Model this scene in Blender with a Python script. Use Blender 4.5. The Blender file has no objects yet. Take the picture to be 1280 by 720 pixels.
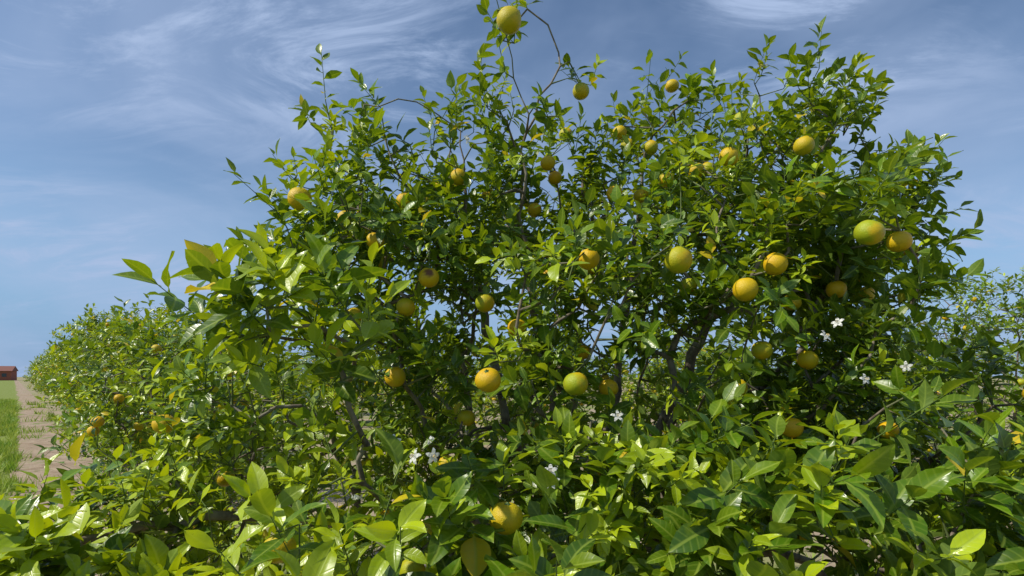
import bpy, math, random
import numpy as np
from mathutils import Vector, noise as mnoise
random.seed(7); rng=np.random.default_rng(7)
scene=bpy.context.scene
col=scene.collection
def nrm(a): return a/np.maximum(np.linalg.norm(a,axis=-1,keepdims=True),1e-9)

# ---------------------------------------------------------------- materials
class NT:
    def __init__(s,name):
        s.m=bpy.data.materials.new(name); s.m.use_nodes=True
        s.t=s.m.node_tree; s.t.nodes.clear(); s.out=s.n('ShaderNodeOutputMaterial')
    def n(s,ty,**k):
        x=s.t.nodes.new(ty)
        for a,b in k.items(): setattr(x,a,b)
        return x
    def l(s,a,b): s.t.links.new(a,b)
    def val(s,sock,v):
        if isinstance(v,bpy.types.NodeSocket): s.l(v,sock)
        else: sock.default_value=v
    def math(s,op,a,b=0.0,c=None,clamp=False):
        x=s.n('ShaderNodeMath',operation=op,use_clamp=clamp); s.val(x.inputs[0],a); s.val(x.inputs[1],b)
        if c is not None: s.val(x.inputs[2],c)
        return x.outputs[0]
    def mix(s,f,a,b,blend='MIX'):
        x=s.n('ShaderNodeMix',data_type='RGBA',blend_type=blend)
        s.val(x.inputs[0],f); s.val(x.inputs[6],a if isinstance(a,bpy.types.NodeSocket) else (*a,1)); s.val(x.inputs[7],b if isinstance(b,bpy.types.NodeSocket) else (*b,1))
        return x.outputs[2]
    def noise(s,scale,detail=4,rough=.55,vec=None,dist=0):
        x=s.n('ShaderNodeTexNoise'); x.inputs['Scale'].default_value=scale; x.inputs['Detail'].default_value=detail
        x.inputs['Roughness'].default_value=rough; x.inputs['Distortion'].default_value=dist
        if vec is None: vec=s.n('ShaderNodeTexCoord').outputs['Object']
        s.l(vec,x.inputs['Vector']); return x.outputs['Fac']
    def ramp(s,f,a,b,c0=0.0,c1=1.0):
        x=s.n('ShaderNodeMapRange'); x.inputs[1].default_value=a; x.inputs[2].default_value=b
        x.inputs[3].default_value=c0; x.inputs[4].default_value=c1; s.l(f,x.inputs[0]); return x.outputs[0]
    def attr(s):
        x=s.n('ShaderNodeAttribute',attribute_name='tint'); y=s.n('ShaderNodeSeparateColor'); s.l(x.outputs['Color'],y.inputs[0]); return y.outputs
    def bump(s,h,strength,dist):
        b=s.n('ShaderNodeBump'); b.inputs['Strength'].default_value=strength; b.inputs['Distance'].default_value=dist; s.l(h,b.inputs['Height']); return b.outputs[0]
    def pr(s,colr,rough,bump=None,spec=.5):
        p=s.n('ShaderNodeBsdfPrincipled'); s.val(p.inputs['Base Color'],colr if isinstance(colr,bpy.types.NodeSocket) else (*colr,1)); s.val(p.inputs['Roughness'],rough)
        p.inputs['Specular IOR Level'].default_value=spec
        if bump is not None: s.l(bump,p.inputs['Normal'])
        return p.outputs[0]
    def fin(s,sh): s.l(sh,s.out.inputs[0]); return s.m

def leaf_mat():
    N=NT('citrus_leaf'); r,g,b=N.attr()[:3]
    uv=N.n('ShaderNodeTexCoord').outputs['UV']; sx=N.n('ShaderNodeSeparateXYZ'); N.l(uv,sx.inputs[0])
    ax=N.math('ABSOLUTE',N.math('SUBTRACT',sx.outputs[0],.5))
    mid=N.ramp(ax,.012,.035,1,0)
    ph=N.math('SUBTRACT',N.math('MULTIPLY',sx.outputs[1],13.0),N.math('MULTIPLY',ax,9.0))
    vein=N.math('POWER',N.math('ABSOLUTE',N.math('SINE',N.math('MULTIPLY',ph,math.pi/2*1.0))),14.0)
    nz=N.noise(22,3); nf=N.noise(160,2)
    c=N.mix(r,(.016,.060,.004),(.110,.230,.006))
    c=N.mix(g,c,(.42,.53,.010))
    c=N.mix(N.ramp(nz,.52,.75,0,.5),c,(.22,.29,.010))
    c=N.mix(b,c,(.80,.58,.02))
    v=N.math('MAXIMUM',mid,N.math('MULTIPLY',vein,.35))
    c=N.mix(N.math('MULTIPLY',v,.5),c,(.34,.44,.06))
    c=N.mix(N.ramp(nf,.70,.78,0,.6),c,(.10,.08,.02))
    geo=N.n('ShaderNodeNewGeometry')
    c2=N.mix(geo.outputs['Backfacing'],c,N.mix(.4,c,(.21,.31,.06)))
    h=N.math('SUBTRACT',N.math('MULTIPLY',nf,.2),v)
    bp=N.bump(h,.35,.0015)
    rg=N.math('ADD',N.math('MULTIPLY',geo.outputs['Backfacing'],.25),N.ramp(nz,.3,.7,.25,.42))
    p=N.pr(c2,rg,bp,.5)
    t=N.n('ShaderNodeBsdfTranslucent')
    tc=N.mix(.4,N.mix(1,c,(2.1,1.7,.3),'MULTIPLY'),(.33,.46,.004)); N.l(N.mix(b,tc,(.8,.6,.02)),t.inputs[0])
    m=N.n('ShaderNodeMixShader'); m.inputs[0].default_value=.31; N.l(p,m.inputs[1]); N.l(t.outputs[0],m.inputs[2])
    return N.fin(m.outputs[0])
def bark_mat():
    N=NT('citrus_bark'); r=N.attr()[0]
    a=N.noise(35,6,.7); b=N.noise(9,3)
    c=N.mix(N.ramp(a,.3,.7),(.06,.045,.032),(.24,.20,.15))
    c=N.mix(N.ramp(b,.5,.65,0,.6),c,(.32,.30,.25))
    c=N.mix(r,c,(.08,.14,.02))
    return N.fin(N.pr(c,.8,N.bump(a,.6,.004),.3))
def orange_mat():
    N=NT('orange_peel'); r,g,b=N.attr()[:3]
    a=N.noise(14,3); p=N.noise(480,1); q=N.noise(40,4,.7)
    c=N.mix(a,(.64,.33,.004),(.68,.46,.006))
    c=N.mix(N.math('MULTIPLY',r,N.ramp(a,.3,.55)),c,(.30,.36,.010))
    c=N.mix(N.ramp(q,.58,.72,0,.5),c,(.24,.14,.02))
    c=N.mix(g,c,(.14,.055,.015))
    return N.fin(N.pr(c,.42,N.bump(p,.8,.0017),.35))
def simple(name,c,rough=.6,tr=0):
    N=NT(name); a=N.noise(60,3); cc=N.mix(a,tuple(x*.75 for x in c),c); p=N.pr(cc,rough)
    if tr:
        t=N.n('ShaderNodeBsdfTranslucent'); N.l(cc,t.inputs[0]); m=N.n('ShaderNodeMixShader'); m.inputs[0].default_value=tr; N.l(p,m.inputs[1]); N.l(t.outputs[0],m.inputs[2]); p=m.outputs[0]
    return N.fin(p)
LEAF=leaf_mat(); BARK=bark_mat(); PEEL=orange_mat()
CALYX=simple('calyx_green',(.09,.16,.03)); PETAL=simple('blossom_petal',(.82,.82,.76),.5,.3); STAMEN=simple('stamen',(.75,.5,.08))

# ---------------------------------------------------------------- mesh helpers
def mk(name,V,F,mats,tint=None,uv=None,mi=None,smooth=True,parent=None):
    me=bpy.data.meshes.new(name); n=len(V); m,k=F.shape
    me.vertices.add(n); me.vertices.foreach_set('co',np.ascontiguousarray(V,dtype=np.float32).ravel())
    me.loops.add(m*k); me.loops.foreach_set('vertex_index',F.astype(np.int32).ravel())
    me.polygons.add(m); me.polygons.foreach_set('loop_start',np.arange(0,m*k,k,dtype=np.int32))
    for x in mats: me.materials.append(x)
    if mi is not None: me.polygons.foreach_set('material_index',mi.astype(np.int32))
    if tint is not None:
        a=me.color_attributes.new('tint','FLOAT_COLOR','POINT'); c=np.ones((n,4),np.float32); c[:,:3]=tint; a.data.foreach_set('color',c.ravel())
    if uv is not None:
        u=me.uv_layers.new(name='UVMap'); u.data.foreach_set('uv',uv[F.ravel()].astype(np.float32).ravel())
    me.update(calc_edges=True)
    me.polygons.foreach_set('use_smooth',np.full(m,smooth,dtype=bool))
    me.validate()
    o=bpy.data.objects.new(name,me); col.objects.link(o)
    if parent: o.parent=parent
    return o

def leaf_template(lod,seed):
    R=np.random.default_rng(seed)
    if lod==2: t=np.array([0,.09,.2,.35,.52,.7,.86,1]); w=np.array([.012,.022,.13,.205,.225,.19,.105,.0]); xs=np.array([-1,-.5,0,.5,1.])
    elif lod==1: t=np.array([0,.1,.3,.55,.8,1]); w=np.array([.015,.03,.19,.225,.14,.0]); xs=np.array([-1,-.0,1.])
    else: t=np.array([0,.35,.75,1]); w=np.array([.02,.22,.17,0]); xs=np.array([-1,0,1.])
    fold=R.uniform(.12,.6); curl=R.uniform(-.02,.38); wave=R.uniform(.0,.05); ph=R.uniform(0,6); side=R.uniform(-.08,.08); tw=R.uniform(-.5,.5)
    V=[];UV=[]
    for i,tt in enumerate(t):
        for x in xs:
            hx=x*w[i]; z=fold*abs(hx)*(1-.3*abs(x))-curl*tt*tt+wave*abs(x)*math.sin(tt*9+ph+x)+tw*hx*tt
            V.append((hx+side*math.sin(tt*math.pi),tt*(1-.1*curl),z)); UV.append((.5+hx,tt))
    F=[];m=len(xs)
    for i in range(len(t)-1):
        for j in range(m-1): F.append((i*m+j,i*m+j+1,(i+1)*m+j+1,(i+1)*m+j))
    return np.array(V),np.array(F),np.array(UV)
NV=12
TEMPL={l:[leaf_template(l,s+l*100) for s in range(NV)] for l in (0,1,2)}

def leaves_mesh(name,P,D,Nn,L,W,tint,lod,parent):
    Vs=[];Fs=[];Us=[];Ts=[];off=0
    var=rng.integers(0,NV,len(P))
    D=nrm(D); X=nrm(np.cross(D,Nn)); Z=np.cross(X,D)
    for l in (0,1,2):
        for v in range(NV):
            s=np.where((var==v)&(lod==l))[0]
            if len(s)==0: continue
            tv,tf,tu=TEMPL[l][v]; n=len(s);k=len(tv)
            V=(P[s][:,None]+X[s][:,None]*(tv[None,:,0:1]*(L[s]*W[s])[:,None,None])+D[s][:,None]*(tv[None,:,1:2]*L[s][:,None,None])+Z[s][:,None]*(tv[None,:,2:3]*L[s][:,None,None]))
            Vs.append(V.reshape(-1,3)); Fs.append((tf[None]+(off+np.arange(n)*k)[:,None,None]).reshape(-1,4))
            Us.append(np.tile(tu,(n,1))); Ts.append(np.repeat(tint[s],k,axis=0)); off+=n*k
    return mk(name,np.concatenate(Vs),np.concatenate(Fs),[LEAF],np.concatenate(Ts),np.concatenate(Us),parent=parent)

def tubes(name,P0,P1,R0,R1,tint,mat,parent,sides=6):
    d=nrm(P1-P0); ref=np.where(np.abs(d[:,2:3])>.9,np.array([[1.,0,0]]),np.array([[0,0,1.]]))
    a=nrm(np.cross(d,ref)); b=np.cross(d,a); n=len(P0)
    th=np.arange(sides)/sides*2*math.pi; cs=np.cos(th)[None,:,None]; sn=np.sin(th)[None,:,None]
    ring=a[:,None]*cs+b[:,None]*sn
    A=P0[:,None]-d[:,None]*(R0*.25)[:,None,None]+ring*R0[:,None,None]; B=P1[:,None]+d[:,None]*(R1*.25)[:,None,None]+ring*R1[:,None,None]
    V=np.concatenate([A,B],1).reshape(-1,3)
    j=np.arange(sides); f=np.stack([j,(j+1)%sides,(j+1)%sides+sides,j+sides],1)
    F=(f[None]+(np.arange(n)*2*sides)[:,None,None]).reshape(-1,4)
    T=np.zeros((len(V),3)); T[:,0]=np.repeat(tint,2*sides)
    return mk(name,V,F,[mat],T,parent=parent)

def orange_template(nu=20,nv=14):
    V=[];F=[]
    for i in range(nv+1):
        ph=math.pi*i/nv
        for j in range(nu):
            th=2*math.pi*j/nu; r=math.sin(ph); z=math.cos(ph)
            z2=z*.94-(.07*math.exp(-(ph/.28)**2))+(.06*math.exp(-((math.pi-ph)/.2)**2))
            r*=1+.02*math.sin(3*th+1)+.012*math.sin(5*th)
            V.append((r*math.cos(th),r*math.sin(th),z2))
    for i in range(nv):
        for j in range(nu): F.append((i*nu+j,i*nu+(j+1)%nu,(i+1)*nu+(j+1)%nu,(i+1)*nu+j)[::-1])
    mi=[0]*len(F); b=len(V); K=10
    for k,(rr,zz) in enumerate([(.24,.885),(.12,.93),(.05,1.02)]):
        for j in range(K):
            th=2*math.pi*j/K; q=rr*(1.0 if (j%2==0 or k>0) else .55); V.append((q*math.cos(th),q*math.sin(th),zz))
    for k in range(2):
        for j in range(K): F.append((b+k*K+j,b+k*K+(j+1)%K,b+(k+1)*K+(j+1)%K,b+(k+1)*K+j)); mi.append(1)
    return np.array(V),np.array(F),np.array(mi)
OT=orange_template()
def oranges_mesh(name,C,R,parent,bruise=()):
    tv,tf,tm=OT; n=len(C);k=len(tv)
    ax=nrm(np.stack([rng.normal(0,.3,n),rng.normal(0,.3,n),np.ones(n)],1)); x=nrm(np.cross(ax,rng.normal(0,1,(n,3)))); y=np.cross(ax,x)
    sc=R[:,None,None]; el=rng.uniform(.94,1.07,n)[:,None,None]
    V=C[:,None]+x[:,None]*tv[None,:,0:1]*sc+y[:,None]*tv[None,:,1:2]*sc+ax[:,None]*tv[None,:,2:3]*sc*el
    T=np.zeros((n,k,3)); T[:,:,0]=rng.uniform(0,1,n)[:,None]**1.2
    for b,dirv in bruise:
        dd=nrm(V[b]-C[b])@nrm(np.array(dirv,float)); T[b,:,1]=np.clip((dd-.86)/.06,0,1)
    F=(tf[None]+(np.arange(n)*k)[:,None,None]).reshape(-1,4)
    return mk(name,V.reshape(-1,3),F,[PEEL,CALYX],T.reshape(-1,3),mi=np.tile(tm,n),parent=parent)

# ---------------------------------------------------------------- tree growth
def grow(root,guides,tips,step=.07,seed=1,jit=.012):
    R=np.random.default_rng(seed)
    M=60000; N=np.zeros((M,3)); par=np.full(M,-1); pl=np.zeros(M); cnt=0
    def add(p,q):
        nonlocal cnt
        N[cnt]=p; par[cnt]=q; pl[cnt]=0 if q<0 else pl[q]+np.linalg.norm(N[q]-p); cnt+=1; return cnt-1
    def run(a,p1,ctrl=None):
        p0=N[a].copy(); d=np.linalg.norm(p1-p0); k=max(1,int(d/step)); c=(p0+p1)/2 if ctrl is None else ctrl; q=a
        for i in range(1,k+1):
            t=i/k; p=(1-t)**2*p0+2*t*(1-t)*c+t*t*p1
            if i<k: p=p+R.normal(0,jit,3)
            q=add(p,q)
        return q
    r=add(np.array(root,float),-1)
    for g in guides:
        q=int(np.argmin(np.linalg.norm(N[:cnt]-np.array(g[0]),axis=1)))
        for p in g[1:] if np.linalg.norm(N[q]-np.array(g[0]))<.05 else g: q=run(q,np.array(p,float))
    base=np.array(guides[0][-1] if guides else root,float)
    order=np.argsort(np.linalg.norm(tips-base,axis=1)+R.normal(0,.12,len(tips)))
    tipnode=np.zeros(len(tips),int)
    for i in order:
        p=tips[i]; dd=np.linalg.norm(N[:cnt]-p,axis=1); j=int(np.argmin(dd+.12*pl[:cnt]+np.where(dd<.05,.3,0)))
        pj=par[j]; f=N[j]-N[pj] if pj>=0 else np.array([0,0,1.]); f=f/(np.linalg.norm(f)+1e-9)
        ctrl=N[j]+f*dd[j]*.3+(p-N[j])*.25+np.array([0,0,.06*dd[j]])+R.normal(0,.05*dd[j],3)
        tipnode[i]=run(j,p,ctrl)
    N=N[:cnt];par=par[:cnt]; load=np.zeros(cnt); load[tipnode]+=1
    for i in range(cnt-1,0,-1): load[par[i]]+=load[i]
    return N,par,load,tipnode

def sample_lobe(c,r,n,R,shell=.5,seed=0.,gap=.0):
    out=[]
    c=np.array(c);r=np.array(r)
    while len(out)<n:
        d=R.normal(0,1,3); d/=np.linalg.norm(d)
        s=R.uniform(shell**3,1)**(1/3)
        s*=1+.16*mnoise.noise(Vector(d*2.2+seed))
        if R.random()<.12: s*=R.uniform(1.02,1.18)
        p=c+d*r*s
        if p[2]<.25: continue
        if gap and mnoise.noise(Vector(p*3.2)+Vector((seed,3,7)))<-.35+gap*R.uniform(.2,.8): continue
        out.append(p)
    return out

def make_shoots(tips,dirs,R,young_fn,leaf=(.065,.10),nl=(7,12),yellow=.008,size_fn=None):
    P=[];D=[];Z=[];L=[];W=[];T=[];S0=[];S1=[];
    for i,(p,d) in enumerate(zip(tips,dirs)):
        n=R.integers(*nl); Ls=R.uniform(.09,.21); yg=young_fn(p); rr=R.random()
        sz=size_fn(p) if size_fn else 1.
        young=1. if R.random()<yg else 0.
        if young: Ls*=R.uniform(.5,.8)
        a=np.cross(d,R.normal(0,1,3)); a/=np.linalg.norm(a)+1e-9; b=np.cross(d,a); th=R.uniform(0,6.28)
        bend=R.normal(0,.25,3); q=p.copy()
        for k in range(n):
            t=(k+.3)/n; dk=d+bend*t; dk=dk/np.linalg.norm(dk); q=p+dk*Ls*t
            th+=2.4+R.normal(0,.25); rad=a*math.cos(th)+b*math.sin(th)
            op=R.uniform(.9,1.5) if t<.75 else R.uniform(.25,.8)
            ld=dk*math.cos(op)+rad*math.sin(op)+np.array([0,0,.12-.25*R.random()]); ld/=np.linalg.norm(ld)
            up=dk*.8+np.array([0,0,.7])+R.normal(0,.36,3)
            l=R.uniform(*leaf)*(1-.35*abs(t-.45)*1.3)*sz
            if young: l*=R.uniform(.6,.95)
            P.append(q.copy());D.append(ld);Z.append(up);L.append(l);W.append(R.uniform(.82,1.22)*(1 if not young else .85))
            yb=1. if R.random()<yellow else 0.
            T.append((np.clip(rr*.6+R.random()*.45,0,1)**1.8,np.clip(young*R.uniform(.3,1.)+.08*R.random()+(.20 if t>.7 else 0)*yg*1.5,0,1),yb*R.uniform(.5,1)))
        S0.append(p);S1.append(p+(d+bend)/np.linalg.norm(d+bend)*Ls*.97)
    return [np.array(x) for x in (P,D,Z,L,W,T,S0,S1)]

def tree(root,guides,lobes,seed,fruits=None,nfruit=0,leaf=(.065,.10),nl=(7,12),young=lambda p:.2,trunk_r=.07,yellow=.008,near=False,keep=None,blossoms=(),center=None,size_fn=None,kr=.0016):
    R=np.random.default_rng(seed)
    E=bpy.data.objects.new('orange_tree',None); col.objects.link(E)
    tips=[];own=[]
    for c,r,n,sh,gap in lobes:
        s=sample_lobe(c,r,n,R,sh,seed*1.7,gap); tips+=s; own+=[np.array(c)]*len(s)
    tips=np.array(tips);own=np.array(own)
    if keep is not None:
        m=np.array([keep(p) for p in tips]); tips=tips[m];own=own[m]
    FR=np.zeros((0,3)); fr=np.zeros(0)
    if fruits: FR=np.array([f[:3] for f in fruits],float); fr=np.array([f[3] for f in fruits],float)*.95
    if nfruit:
        cand=np.where(np.linalg.norm(tips-np.array([0,0,1.6]),axis=1)>1.9)[0]
        s=R.choice(cand,nfruit,replace=False); ex=tips[s]+R.normal(0,.03,(nfruit,3))-np.array([0,0,.05]); FR=np.concatenate([FR,ex]); fr=np.concatenate([fr,R.uniform(.030,.038,nfruit)])
        tips=np.delete(tips,s,0);own=np.delete(own,s,0)
    ctr=np.array(center if center is not None else np.mean(tips,axis=0))
    od=None
    if fruits:
        nF=len(fruits); A=FR[:nF]; od=nrm(A-(ctr+np.array([0,1.2,0]))); m=np.ones(len(tips),bool)
        for a,o in zip(A,od):
            for t,rad in ((0,.085),(.1,.12),(.22,.13),(.36,.13),(.5,.12)):
                m&=np.linalg.norm(tips-(a+o*t),axis=1)>rad
        tips=tips[m];own=own[m]
        # every fruit hangs from its own leafy spur
        sp=A+np.stack([R.normal(0,.02,nF),np.full(nF,.045),fr[:nF]+.015],1)
        tips=np.concatenate([tips,sp]); own=np.concatenate([own,sp-[0,-.1,.1]])
    allt=np.concatenate([tips,FR+np.stack([0*fr,0*fr,fr*1.0],1)]) if len(FR) else tips
    N,par,load,tn=grow(root,guides,allt,seed=seed)
    rad=kr*np.power(np.maximum(load,1),.46); rad=np.minimum(rad,trunk_r)
    i=np.arange(1,len(N)); pr=par[i]
    rp=np.minimum(rad[pr],rad[i]*1.6+.001)
    green=np.clip(1.2-load[i]/3,0,1)*.8
    tubes('branches',N[pr],N[i],rp,rad[i],green,BARK,E,sides=8 if near else 4)
    outd=nrm(tips-ctr)*.45+nrm(tips-own)*.35+np.array([0,0,.55])+R.normal(0,.38,(len(tips),3)); outd=nrm(outd)
    P,D,Z,L,W,T,S0,S1=make_shoots(tips,outd,R,young,leaf,nl,yellow,size_fn)
    dist=np.linalg.norm(P-np.array([0,0,1.6]),axis=1)
    lod=np.where(dist<1.7,2,np.where(dist<4.5,1,0))
    ok=dist>.60
    if len(fr):
        C=P+nrm(D)*L[:,None]*.5
        for a,r in zip(FR,fr): ok&=np.linalg.norm(C-a,axis=1)>r*1.25
        if od is not None:      # leaves part on the outward face of the fruit
            for a,r,o in zip(FR,fr,od):
                ok&=np.linalg.norm(C-(a+o*.07),axis=1)>r*1.1
                ok&=np.linalg.norm(C-(a+o*.14),axis=1)>r*1.0
    P,D,Z,L,W,T,lod=[x[ok] for x in (P,D,Z,L,W,T,lod)]
    leaves_mesh('foliage',P,D,Z,L,W,T,lod,E)
    tubes('twigs',S0,S1,np.full(len(S0),.0018),np.full(len(S0),.0009),np.full(len(S0),.9),BARK,E,sides=4)
    if len(FR):
        oranges_mesh('oranges',FR,fr,E,bruise=[(6,(.15,-.9,.35))] if fruits else ())
    if blossoms: blossom_mesh(blossoms,E,R)
    return E

def blossom_mesh(spots,E,R):
    V=[];F=[];mi=[]
    def quad(ps,m):
        b=len(V); V.extend(ps); F.append((b,b+1,b+2,b+3)); mi.append(m)
    for (x,y,z,n) in spots:
        for _ in range(n):
            c=np.array([x,y,z])+R.normal(0,.013,3); ax=np.array([R.normal(0,.5),-.8,.5])+R.normal(0,.3,3); ax/=np.linalg.norm(ax)
            a=np.cross(ax,[.3,.1,1]);a/=np.linalg.norm(a);b=np.cross(ax,a); Lp=R.uniform(.014,.020)
            opened=R.random()<.75
            for k in range(5):
                th=k*1.2566+R.normal(0,.1); rd=a*math.cos(th)+b*math.sin(th); sd=np.cross(ax,rd)
                w=.0045
                lift=.25 if opened else 1.4
                pts=[(0,.4,.0),(.4,1.,.22),(.75,.9,.2),(1.,.25,.02)]
                for (t0,w0,h0),(t1,w1,h1) in zip(pts[:-1],pts[1:]):
                    A=c+rd*Lp*t0*(1 if opened else .35)+ax*(Lp*(h0+lift*t0)); B=c+rd*Lp*t1*(1 if opened else .35)+ax*(Lp*(h1+lift*t1*(.6)))
                    quad([A-sd*w*w0,A+sd*w*w0,B+sd*w*w1,B-sd*w*w1],0)
            if opened:
                for k in range(7):
                    th=k*.9; rd=a*math.cos(th)+b*math.sin(th); p0=c+rd*.001; p1=c+rd*.0032+ax*.010; sd=np.cross(ax,rd)*.0007
                    quad([p0-sd,p0+sd,p1+sd,p1-sd],0); quad([p1-sd*1.6,p1+sd*1.6,p1+sd*1.6+ax*.0025,p1-sd*1.6+ax*.0025],1)
    mk('blossoms',np.array(V),np.array(F),[PETAL,STAMEN],mi=np.array(mi),parent=E)

# ---------------------------------------------------------------- main tree
FRUIT=[(-.01,2.0,2.87,.047),(.295,2.4,2.82,.038),(-.72,1.9,2.20,.042),(-.42,2.2,2.285,.038),(-.69,2.6,2.35,.034),(-.62,2.3,2.205,.037),(-.29,1.95,1.943,.038),
(-.38,2.0,1.846,.036),(-.10,2.05,1.867,.037),(.02,2.05,1.776,.038),(-.07,1.65,1.588,.041),(.194,1.7,1.576,.040),(.346,2.0,1.557,.037),(-.17,2.1,1.444,.036),
(-.014,1.25,1.283,.041),(-.54,1.3,1.20,.040),(.49,1.65,1.942,.042),(.66,2.1,1.936,.036),(.296,2.3,2.09,.036),(.25,2.6,2.17,.036),(.18,2.5,2.153,.036),(.156,2.5,2.05,.035),
(.813,2.1,2.422,.039),(1.095,2.1,2.464,.039),(.79,2.4,2.48,.037),(.82,2.6,2.57,.036),(.91,2.6,2.56,.036),(.50,2.6,2.73,.035),(.536,2.6,2.67,.034),(.16,2.5,2.55,.036),
(.25,2.6,2.72,.034),(.20,2.6,2.52,.034),(.66,2.4,2.44,.036),(.587,2.55,2.42,.036),(1.02,1.6,2.01,.042),(1.21,1.75,2.02,.037),(1.24,2.3,2.383,.037),(.87,1.85,1.97,.040),
(.75,1.8,1.878,.041),(1.215,2.1,1.924,.037),(.87,1.95,1.69,.037),(1.03,1.95,1.656,.037),(.806,2.0,1.557,.036),(.924,1.85,1.43,.038),(1.516,2.4,1.95,.036),(-1.18,1.9,1.437,.038),
(.276,2.2,1.694,.036),(-.328,2.6,2.48,.035),(-.11,2.6,2.44,.034),(.105,2.6,2.37,.035),(.80,2.8,3.05,.036),(.766,2.7,1.88,.036),(-.23,2.0,1.286,.035),(-.2675,1.5,1.08,.037),(1.05,2.1,1.876,.036),
(-.24,2.5,2.45,.034),(.62,2.5,2.62,.034),(1.0,2.45,2.72,.035),(.42,2.3,2.35,.034),(-.9,2.3,2.05,.035)]
guides=[[(.45,2.9,0),(.43,2.88,.35),(.40,2.85,.6)],
 [(.40,2.85,.6),(.25,2.75,1.2),(.10,2.6,1.9),(.03,2.45,2.3),(.06,2.35,2.62),(.0,2.2,2.85),(-.06,2.1,3.02)],
 [(.06,2.35,2.62),(.16,2.3,2.8),(.24,2.35,2.92)],
 [(.40,2.85,.6),(.0,2.75,1.3),(-.15,2.6,1.95),(-.33,2.35,2.18),(-.6,2.2,2.25),(-.85,2.15,2.3)],
 [(-.15,2.6,1.95),(-.2,2.4,2.3),(-.22,2.4,2.65),(-.4,2.35,2.75),(-.62,2.35,2.74)],
 [(.40,2.85,.6),(.75,2.9,1.3),(1.0,2.8,1.9),(1.1,2.7,2.5),(1.15,2.6,2.9)],
 [(1.0,2.8,1.9),(1.35,2.6,2.2),(1.6,2.4,2.4)],
 [(.40,2.85,.6),(.5,2.9,1.3),(.6,2.9,2.0),(.65,2.8,2.6)],
 [(.40,2.85,.6),(.1,2.2,.9),(-.1,1.7,1.15),(-.2,1.4,1.3)],
 [(.40,2.85,.6),(.7,2.2,.95),(.75,1.6,1.1)],[(.40,2.85,.6),(-.4,2.4,.95),(-.9,1.8,1.15)],[(.40,2.85,.6),(1.1,2.5,1.0),(1.6,2.1,1.3)]]
lobes=[((.42,2.85,1.68),(1.36,1.15,.92),1500,.6,.65),
 ((.36,2.6,2.30),(.58,.6,.34),125,.3,.5),
 ((1.05,2.7,2.58),(.68,.6,.38),255,.3,.55),
 ((1.42,2.45,2.12),(.32,.45,.40),140,.3,.4),
 ((1.62,2.6,2.40),(.22,.25,.10),14,.2,.0),
 ((1.06,1.95,1.95),(.44,.35,.28),110,.3,.3),
 ((.45,1.95,1.80),(.55,.35,.33),110,.3,.4),
 ((.06,2.3,2.78),(.28,.26,.34),44,.2,.2),
 ((-.24,2.45,2.56),(.30,.35,.27),80,.3,.4),
 ((-.56,2.3,2.62),(.26,.2,.12),22,.2,.0),
 ((-.66,2.15,2.24),(.28,.4,.20),80,.3,.3),
 ((-.50,2.2,1.98),(.40,.45,.34),140,.3,.4),
 ((-.50,1.40,1.70),(.22,.22,.15),34,.2,.0),
 ((.0,1.65,1.12),(.85,.55,.34),235,.3,.65),
 ((-.25,1.15,1.12),(.6,.28,.15),70,.2,.45),
 ((-1.05,1.50,1.05),(.5,.45,.24),140,.3,.4),
 ((-1.02,1.15,1.10),(.34,.22,.12),65,.2,.2),
 ((-.9,2.05,1.38),(.34,.40,.28),95,.3,.4),
 ((1.40,2.15,1.28),(.60,.6,.42),275,.3,.6),
 ((.75,1.5,1.12),(.6,.4,.34),125,.3,.7),
 ((1.25,1.45,1.10),(.4,.35,.32),72,.3,.55),
 ((.4,2.6,.85),(1.6,.9,.5),300,.5,.3)]
BL=[(-.165,1.12,1.44,3),(-.24,1.25,1.445,1),(.08,1.2,1.38,2),(.85,1.5,1.72,2),(1.0,1.6,1.585,1),(1.15,1.6,1.63,1),(-.31,1.15,1.34,1),(.3,1.5,1.5,1),(-.13,1.9,2.4,1)]
def young_main(p):
    y=.23
    if p[1]<1.9: y+=.24
    if p[0]<-.3 and p[2]<1.7: y+=.2
    if p[0]<-.75 and p[1]<1.7: y+=.2
    if p[0]>.8 and p[2]<2.2: y-=.2  # lower right darkened by fewer young leaves: shade put into leaf colour
    if p[2]>2.3: y+=.10
    return max(y,.08)
def keep(p):
    if p[0]<-.75*p[1] and p[2]>1.27: return False
    if p[0]>.76*p[1] and p[2]>1.68: return False
    d=math.dist(p,(0,0,1.6))
    return d>(.86 if p[2]<1.3 else .98) and not (p[1]<1.45 and p[2]>1.62 and not(-.8<p[0]<-.25))
tree((.45,2.9,0),guides,lobes,11,FRUIT,34,(.062,.098),(8,13),young_main,.045,.014,True,keep,BL,center=(.4,2.8,1.4),size_fn=lambda p:1.38 if p[1]<1.35 else (1.22 if p[1]<1.7 else (.92 if p[2]>2.2 else 1.0)))

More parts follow.
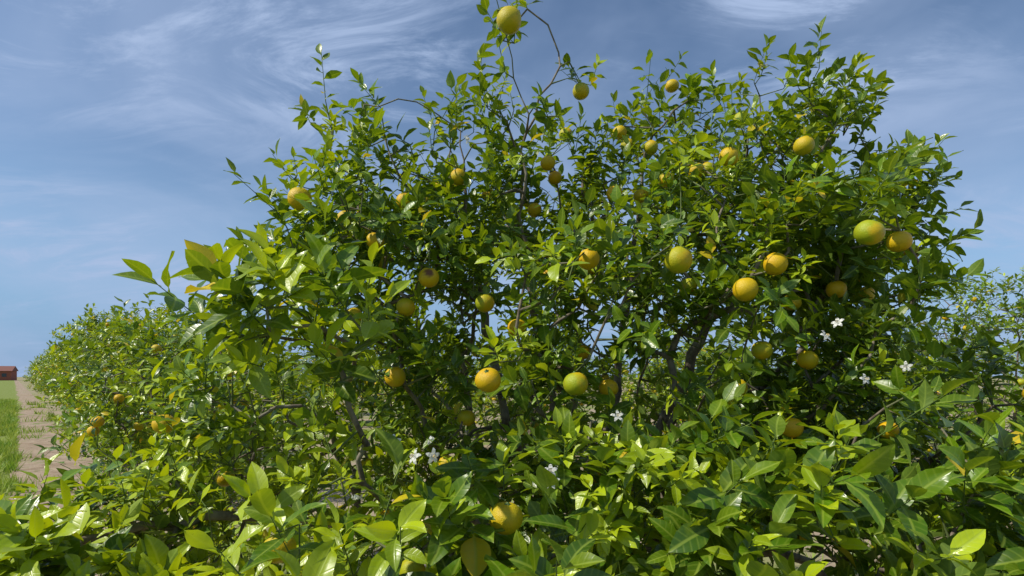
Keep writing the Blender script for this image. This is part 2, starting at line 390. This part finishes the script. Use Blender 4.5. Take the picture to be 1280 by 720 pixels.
# ---------------------------------------------------------------- neighbouring trees
def round_tree(x,y,r,h,n,nf,seed,leaf,yg,nl=(7,11),yellow=.01):
    R=np.random.default_rng(seed); zc=h*.52
    lb=[((x,y,zc),(r,r,h*.45),int(n*.55),.6,.4)]
    for k in range(7):
        a=k*.9+seed; q=r*.5
        lb.append(((x+math.cos(a)*q,y+math.sin(a)*q,zc+R.uniform(-.15,.28)*h),(r*.5,r*.5,h*.24),int(n*.065),.3,.3))
    g=[[(x,y,0),(x+.03,y,.3),(x,y+.03,.5)]]+[[(x,y+.03,.5),(x+math.cos(a)*r*.3,y+math.sin(a)*r*.3,h*.45),(x+math.cos(a)*r*.5,y+math.sin(a)*r*.5,h*.75)] for a in (0.3,1.6,2.9,4.1,5.3)]
    return tree((x,y,0),g,lb,seed,None,nf,leaf,nl,lambda p:yg,.07,yellow)
round_tree(-2.1,3.9,.80,2.08,800,26,21,(.06,.092),.42)
B=round_tree(-4.35,7.3,1.2,2.55,1050,85,22,(.08,.12),.5,yellow=.03)
round_tree(5.6,6.3,1.35,2.95,900,18,23,(.065,.10),.3)
def copy_tree(E,dx,dy,rot,s,ox,oy):
    e=bpy.data.objects.new('orange_tree',None); col.objects.link(e)
    for c in E.children:
        o=bpy.data.objects.new(c.name.split('.')[0],c.data); col.objects.link(o); o.parent=e
        o.location=(-ox,-oy,0)
    e.location=(dx,dy,0); e.rotation_euler=(0,0,rot); e.scale=s
for x,y,rot,s in [(-7.0,10.5,1.1,(1.0,1.0,1.12)),(-9.8,13.8,2.4,(1.0,1.0,1.15)),(-13.0,17.6,4.,(1.0,1.0,1.2)),(-17.0,22.1,5.1,(1.05,1.05,1.2)),(-21.5,27.4,.5,(1.1,1.1,1.2)),(-26.7,33.3,2,(1.1,1.1,1.2)),(-32.5,40,3,(1.2,1.2,1.2)),(-39.5,47.8,4.4,(1.3,1.3,1.2)),
  (3.0,9.3,2.,(1.25,1.25,.85)),(.4,12.2,3.3,(1.3,1.3,.9)),(-2.3,15.2,.3,(1.3,1.3,.95)),(-5.2,18.6,4.3,(1.4,1.4,1.)),(-8.8,22.5,1.3,(1.5,1.5,1.)),(9.6,8.2,.6,(1.2,1.2,1.0)),(7.6,11.0,5.,(1.3,1.3,.95)),(5.2,14.0,5.6,(1.4,1.4,.95)),(12.6,11.5,1.6,(1.5,1.5,1.0)),(9.6,15.5,2.6,(1.6,1.6,1.0))]:
    copy_tree(B,x,y,rot,s,-4.35,7.3)

# ---------------------------------------------------------------- ground, path, grass
def ground_mat():
    N=NT('orchard_soil_and_grass'); a=N.noise(.7,6,.6); b=N.noise(14,5,.7); c=N.noise(90,3)
    soil=N.mix(b,(.24,.18,.12),(.42,.34,.25)); gr=N.mix(c,(.08,.14,.012),(.20,.28,.03))
    sep=N.n('ShaderNodeSeparateXYZ'); N.l(N.n('ShaderNodeTexCoord').outputs['Object'],sep.inputs[0])
    s=N.math('ADD',N.math('MULTIPLY',sep.outputs[0],.747),N.math('MULTIPLY',sep.outputs[1],.665))
    side=N.ramp(s,.1,.6,.85,.0)
    f=N.math('MAXIMUM',N.ramp(a,.46,.6,0,.9),side)
    f=N.math('MULTIPLY',f,N.ramp(b,.3,.5,.4,1))
    return N.fin(N.pr(N.mix(f,soil,gr),.95,N.bump(b,.6,.03),.1))
def path_mat():
    N=NT('sandy_track'); a=N.noise(1.3,5,.65); b=N.noise(25,5,.7); d=N.noise(3,7,.7,dist=.6)
    c=N.mix(b,(.27,.20,.14),(.46,.37,.28)); c=N.mix(N.ramp(a,.46,.64,0,.6),c,(.19,.13,.08))
    c=N.mix(N.ramp(d,.50,.66,0,.6),c,(.16,.11,.07))
    c=N.mix(N.ramp(a,.36,.43,.8,0),c,(.12,.18,.03))
    return N.fin(N.pr(c,.95,N.bump(d,.8,.06),.1))
G=900
mk('ground',np.array([(-G,-G,0),(G,-G,0),(G,G,0),(-G,G,0)],float),np.array([[0,1,2,3]]),[ground_mat()],smooth=False)
u=np.array([-.665,.747]); w=np.array([.747,.665]); V=[];F=[]
ts=np.concatenate([np.arange(-12,40,.2),np.arange(40,300,4)])
for t in ts:
    e0=-.12+.3*mnoise.noise(Vector((t*.6,1,0)))+.2*mnoise.noise(Vector((t*2.6,5,0)))+.010*min(max(t,0),40); e1=1.2+.3*mnoise.noise(Vector((t*.5,9,0)))
    for s in (e0,e1): p=u*t+w*s; V.append((p[0],p[1],.004))
for i in range(len(ts)-1): F.append((2*i,2*i+1,2*i+3,2*i+2))
mk('dirt_path',np.array(V),np.array(F)[:,::-1],[path_mat()],smooth=False)
def grass():
    R=np.random.default_rng(5); pts=[]
    for _ in range(46000):
        t=R.uniform(5,45); s=.1-abs(R.normal(0,1.5))
        if R.random()<.12: s=R.uniform(.0,1.2)
        if mnoise.noise(Vector((t*.8,s*1.2,2)))<(-.08 if s<.05 else .22): continue
        pts.append(u*t+w*s)
    for _ in range(9000):
        p=np.array([R.uniform(-6,4),R.uniform(.5,9)])
        if mnoise.noise(Vector((p[0]*1.2,p[1]*1.2,7)))<.05: continue
        pts.append(p)
    P=np.array(pts); n=len(P); h=R.uniform(.03,.15,n)**1.0*(1+.03*P[:,1]); th=R.uniform(0,6.28,n); lean=R.normal(0,.45,(n,2))
    dx=np.stack([np.cos(th),np.sin(th)],1)*(.004+.0006*P[:,1:2])
    z0=np.zeros((n,1)); A=np.concatenate([P-dx,z0],1);B2=np.concatenate([P+dx,z0],1)
    C=np.concatenate([P+lean*h[:,None]+dx*.2,h[:,None]],1);D=np.concatenate([P+lean*h[:,None]-dx*.2,h[:,None]],1)
    V=np.stack([A,B2,C,D],1).reshape(-1,3); F=np.arange(4*n).reshape(-1,4)
    N=NT('grass_blade'); a=N.noise(1.7,4); cc=N.mix(N.ramp(a,.35,.65),(.18,.32,.02),(.40,.46,.06)); p=N.pr(cc,.6); t=N.n('ShaderNodeBsdfTranslucent'); N.l(cc,t.inputs[0]); m=N.n('ShaderNodeMixShader'); m.inputs[0].default_value=.35; N.l(p,m.inputs[1]); N.l(t.outputs[0],m.inputs[2]); N.fin(m.outputs[0])
    mk('grass',V,F,[N.m],smooth=False)
grass()

# ---------------------------------------------------------------- far building
def house():
    E=bpy.data.objects.new('brick_house',None); col.objects.link(E)
    brick=simple('red_brick',(.36,.11,.07),.9); roof=simple('roof_tiles',(.22,.09,.07),.9); glass=simple('window_glass',(.05,.06,.08),.2); white=simple('door_paint',(.7,.68,.62),.6)
    def box(name,c,s,m,pk=None):
        x,y,z=[q/2 for q in s]; v=np.array([(i*x,j*y,k*z) for k in(-1,1) for j in(-1,1) for i in(-1,1)])+np.array(c)
        if pk=='gable': v=np.array([(-x,-y,-z),(x,-y,-z),(-x,y,-z),(x,y,-z),(-x,0,z),(x,0,z),(-x,0.01,z),(x,.01,z)])+np.array(c)
        f=np.array([(0,2,3,1),(4,5,7,6),(0,1,5,4),(2,6,7,3),(0,4,6,2),(1,3,7,5)])
        mk(name,v,f,[m],smooth=False,parent=E)
    box('walls',(0,0,1.7),(11,7,3.4),brick); box('roof',(0,0,4.3),(11.8,8,1.8),roof,'gable')
    for x in (-4,-1.6,3.6): box('window',(x,-3.52,1.9),(1.3,.08,1.2),glass)
    box('door',(1,-3.52,1.05),(1,.08,2.1),white)
    E.location=(-185,200,0); E.rotation_euler=(0,0,.5)
house()

# ---------------------------------------------------------------- sky, sun, camera
sd=Vector((-.80,-.30,.0)).normalized(); el=math.radians(48); S=Vector((sd.x*math.cos(el),sd.y*math.cos(el),math.sin(el)))
W=bpy.data.worlds.new('World'); scene.world=W; W.use_nodes=True; t=W.node_tree; t.nodes.clear()
n=t.nodes.new; L=t.links.new
out=n('ShaderNodeOutputWorld'); sky=n('ShaderNodeTexSky'); sky.sky_type='NISHITA'; sky.sun_disc=False; sky.sun_elevation=el; sky.sun_rotation=math.atan2(S.x,S.y)
sky.dust_density=.1; sky.ozone_density=2.5
bg=n('ShaderNodeBackground'); bg.inputs[1].default_value=.12; L(sky.outputs[0],bg.inputs[0])
bc=n('ShaderNodeBackground'); bc.inputs[0].default_value=(.45,.58,.84,1); bc.inputs[1].default_value=.90
bh=n('ShaderNodeBackground'); bh.inputs[0].default_value=(.15,.32,.61,1); bh.inputs[1].default_value=1
tc=n('ShaderNodeTexCoord'); sp=n('ShaderNodeSeparateXYZ'); L(tc.outputs['Generated'],sp.inputs[0])
def M(op,a,b,cl=False):
    x=n('ShaderNodeMath'); x.operation=op; x.use_clamp=cl
    for i,v in enumerate((a,b)):
        if isinstance(v,(int,float)): x.inputs[i].default_value=v
        else: L(v,x.inputs[i])
    return x.outputs[0]
zz=M('ADD',M('MAXIMUM',sp.outputs[2],0.0),.30)
cb=n('ShaderNodeCombineXYZ'); L(M('DIVIDE',sp.outputs[0],zz),cb.inputs[0]); L(M('DIVIDE',sp.outputs[1],zz),cb.inputs[1])
def NZ(scale,rot,sc,det,rough,dist,off=(0,0,0)):
    mp=n('ShaderNodeMapping'); mp.inputs['Rotation'].default_value=(0,0,rot); mp.inputs['Scale'].default_value=sc; mp.inputs['Location'].default_value=off; L(cb.outputs[0],mp.inputs[0])
    x=n('ShaderNodeTexNoise'); x.inputs['Scale'].default_value=scale; x.inputs['Detail'].default_value=det; x.inputs['Roughness'].default_value=rough; x.inputs['Distortion'].default_value=dist; L(mp.outputs[0],x.inputs[0]); return x.outputs[0]
def MR(f,a,b,c,d):
    x=n('ShaderNodeMapRange'); x.interpolation_type='SMOOTHSTEP'
    for i,v in enumerate((a,b,c,d)): x.inputs[i+1].default_value=v
    L(f,x.inputs[0]); return x.outputs[0]
veil=MR(NZ(1.5,.5,(1,1,1),5,.55,.5,(3,1,0)),.36,.68,.0,.45)
wisp=MR(NZ(2.6,1.3,(.8,1.8,1),11,.66,1.1,(2.6,4.3,0)),.44,.70,0,.85)
patch=MR(NZ(1.6,0,(1,1,1),2,.5,0,(7.6,2,0)),.36,.56,.15,1)
f=M('ADD',veil,M('MULTIPLY',wisp,patch),True)
mh=n('ShaderNodeMixShader'); L(MR(sp.outputs[2],0.0,.28,.85,0.),mh.inputs[0]); L(bg.outputs[0],mh.inputs[1]); L(bh.outputs[0],mh.inputs[2])
mx=n('ShaderNodeMixShader'); L(f,mx.inputs[0]); L(mh.outputs[0],mx.inputs[1]); L(bc.outputs[0],mx.inputs[2]); L(mx.outputs[0],out.inputs[0])
sl=bpy.data.lights.new('sun','SUN'); sl.energy=5.0; sl.angle=math.radians(.53); sl.color=(1,.94,.82)
so=bpy.data.objects.new('sun',sl); col.objects.link(so); so.rotation_euler=S.to_track_quat('Z','Y').to_euler()
cam=bpy.data.cameras.new('camera'); cam.sensor_width=36; cam.lens=700/1280*36; cam.shift_y=110/1280; cam.clip_start=.05; cam.clip_end=3000
co=bpy.data.objects.new('camera',cam); col.objects.link(co); co.location=(0,0,1.6); co.rotation_euler=(math.radians(90),0,0); scene.camera=co
scene.view_settings.view_transform='Standard'; scene.view_settings.look='None'; scene.view_settings.exposure=0
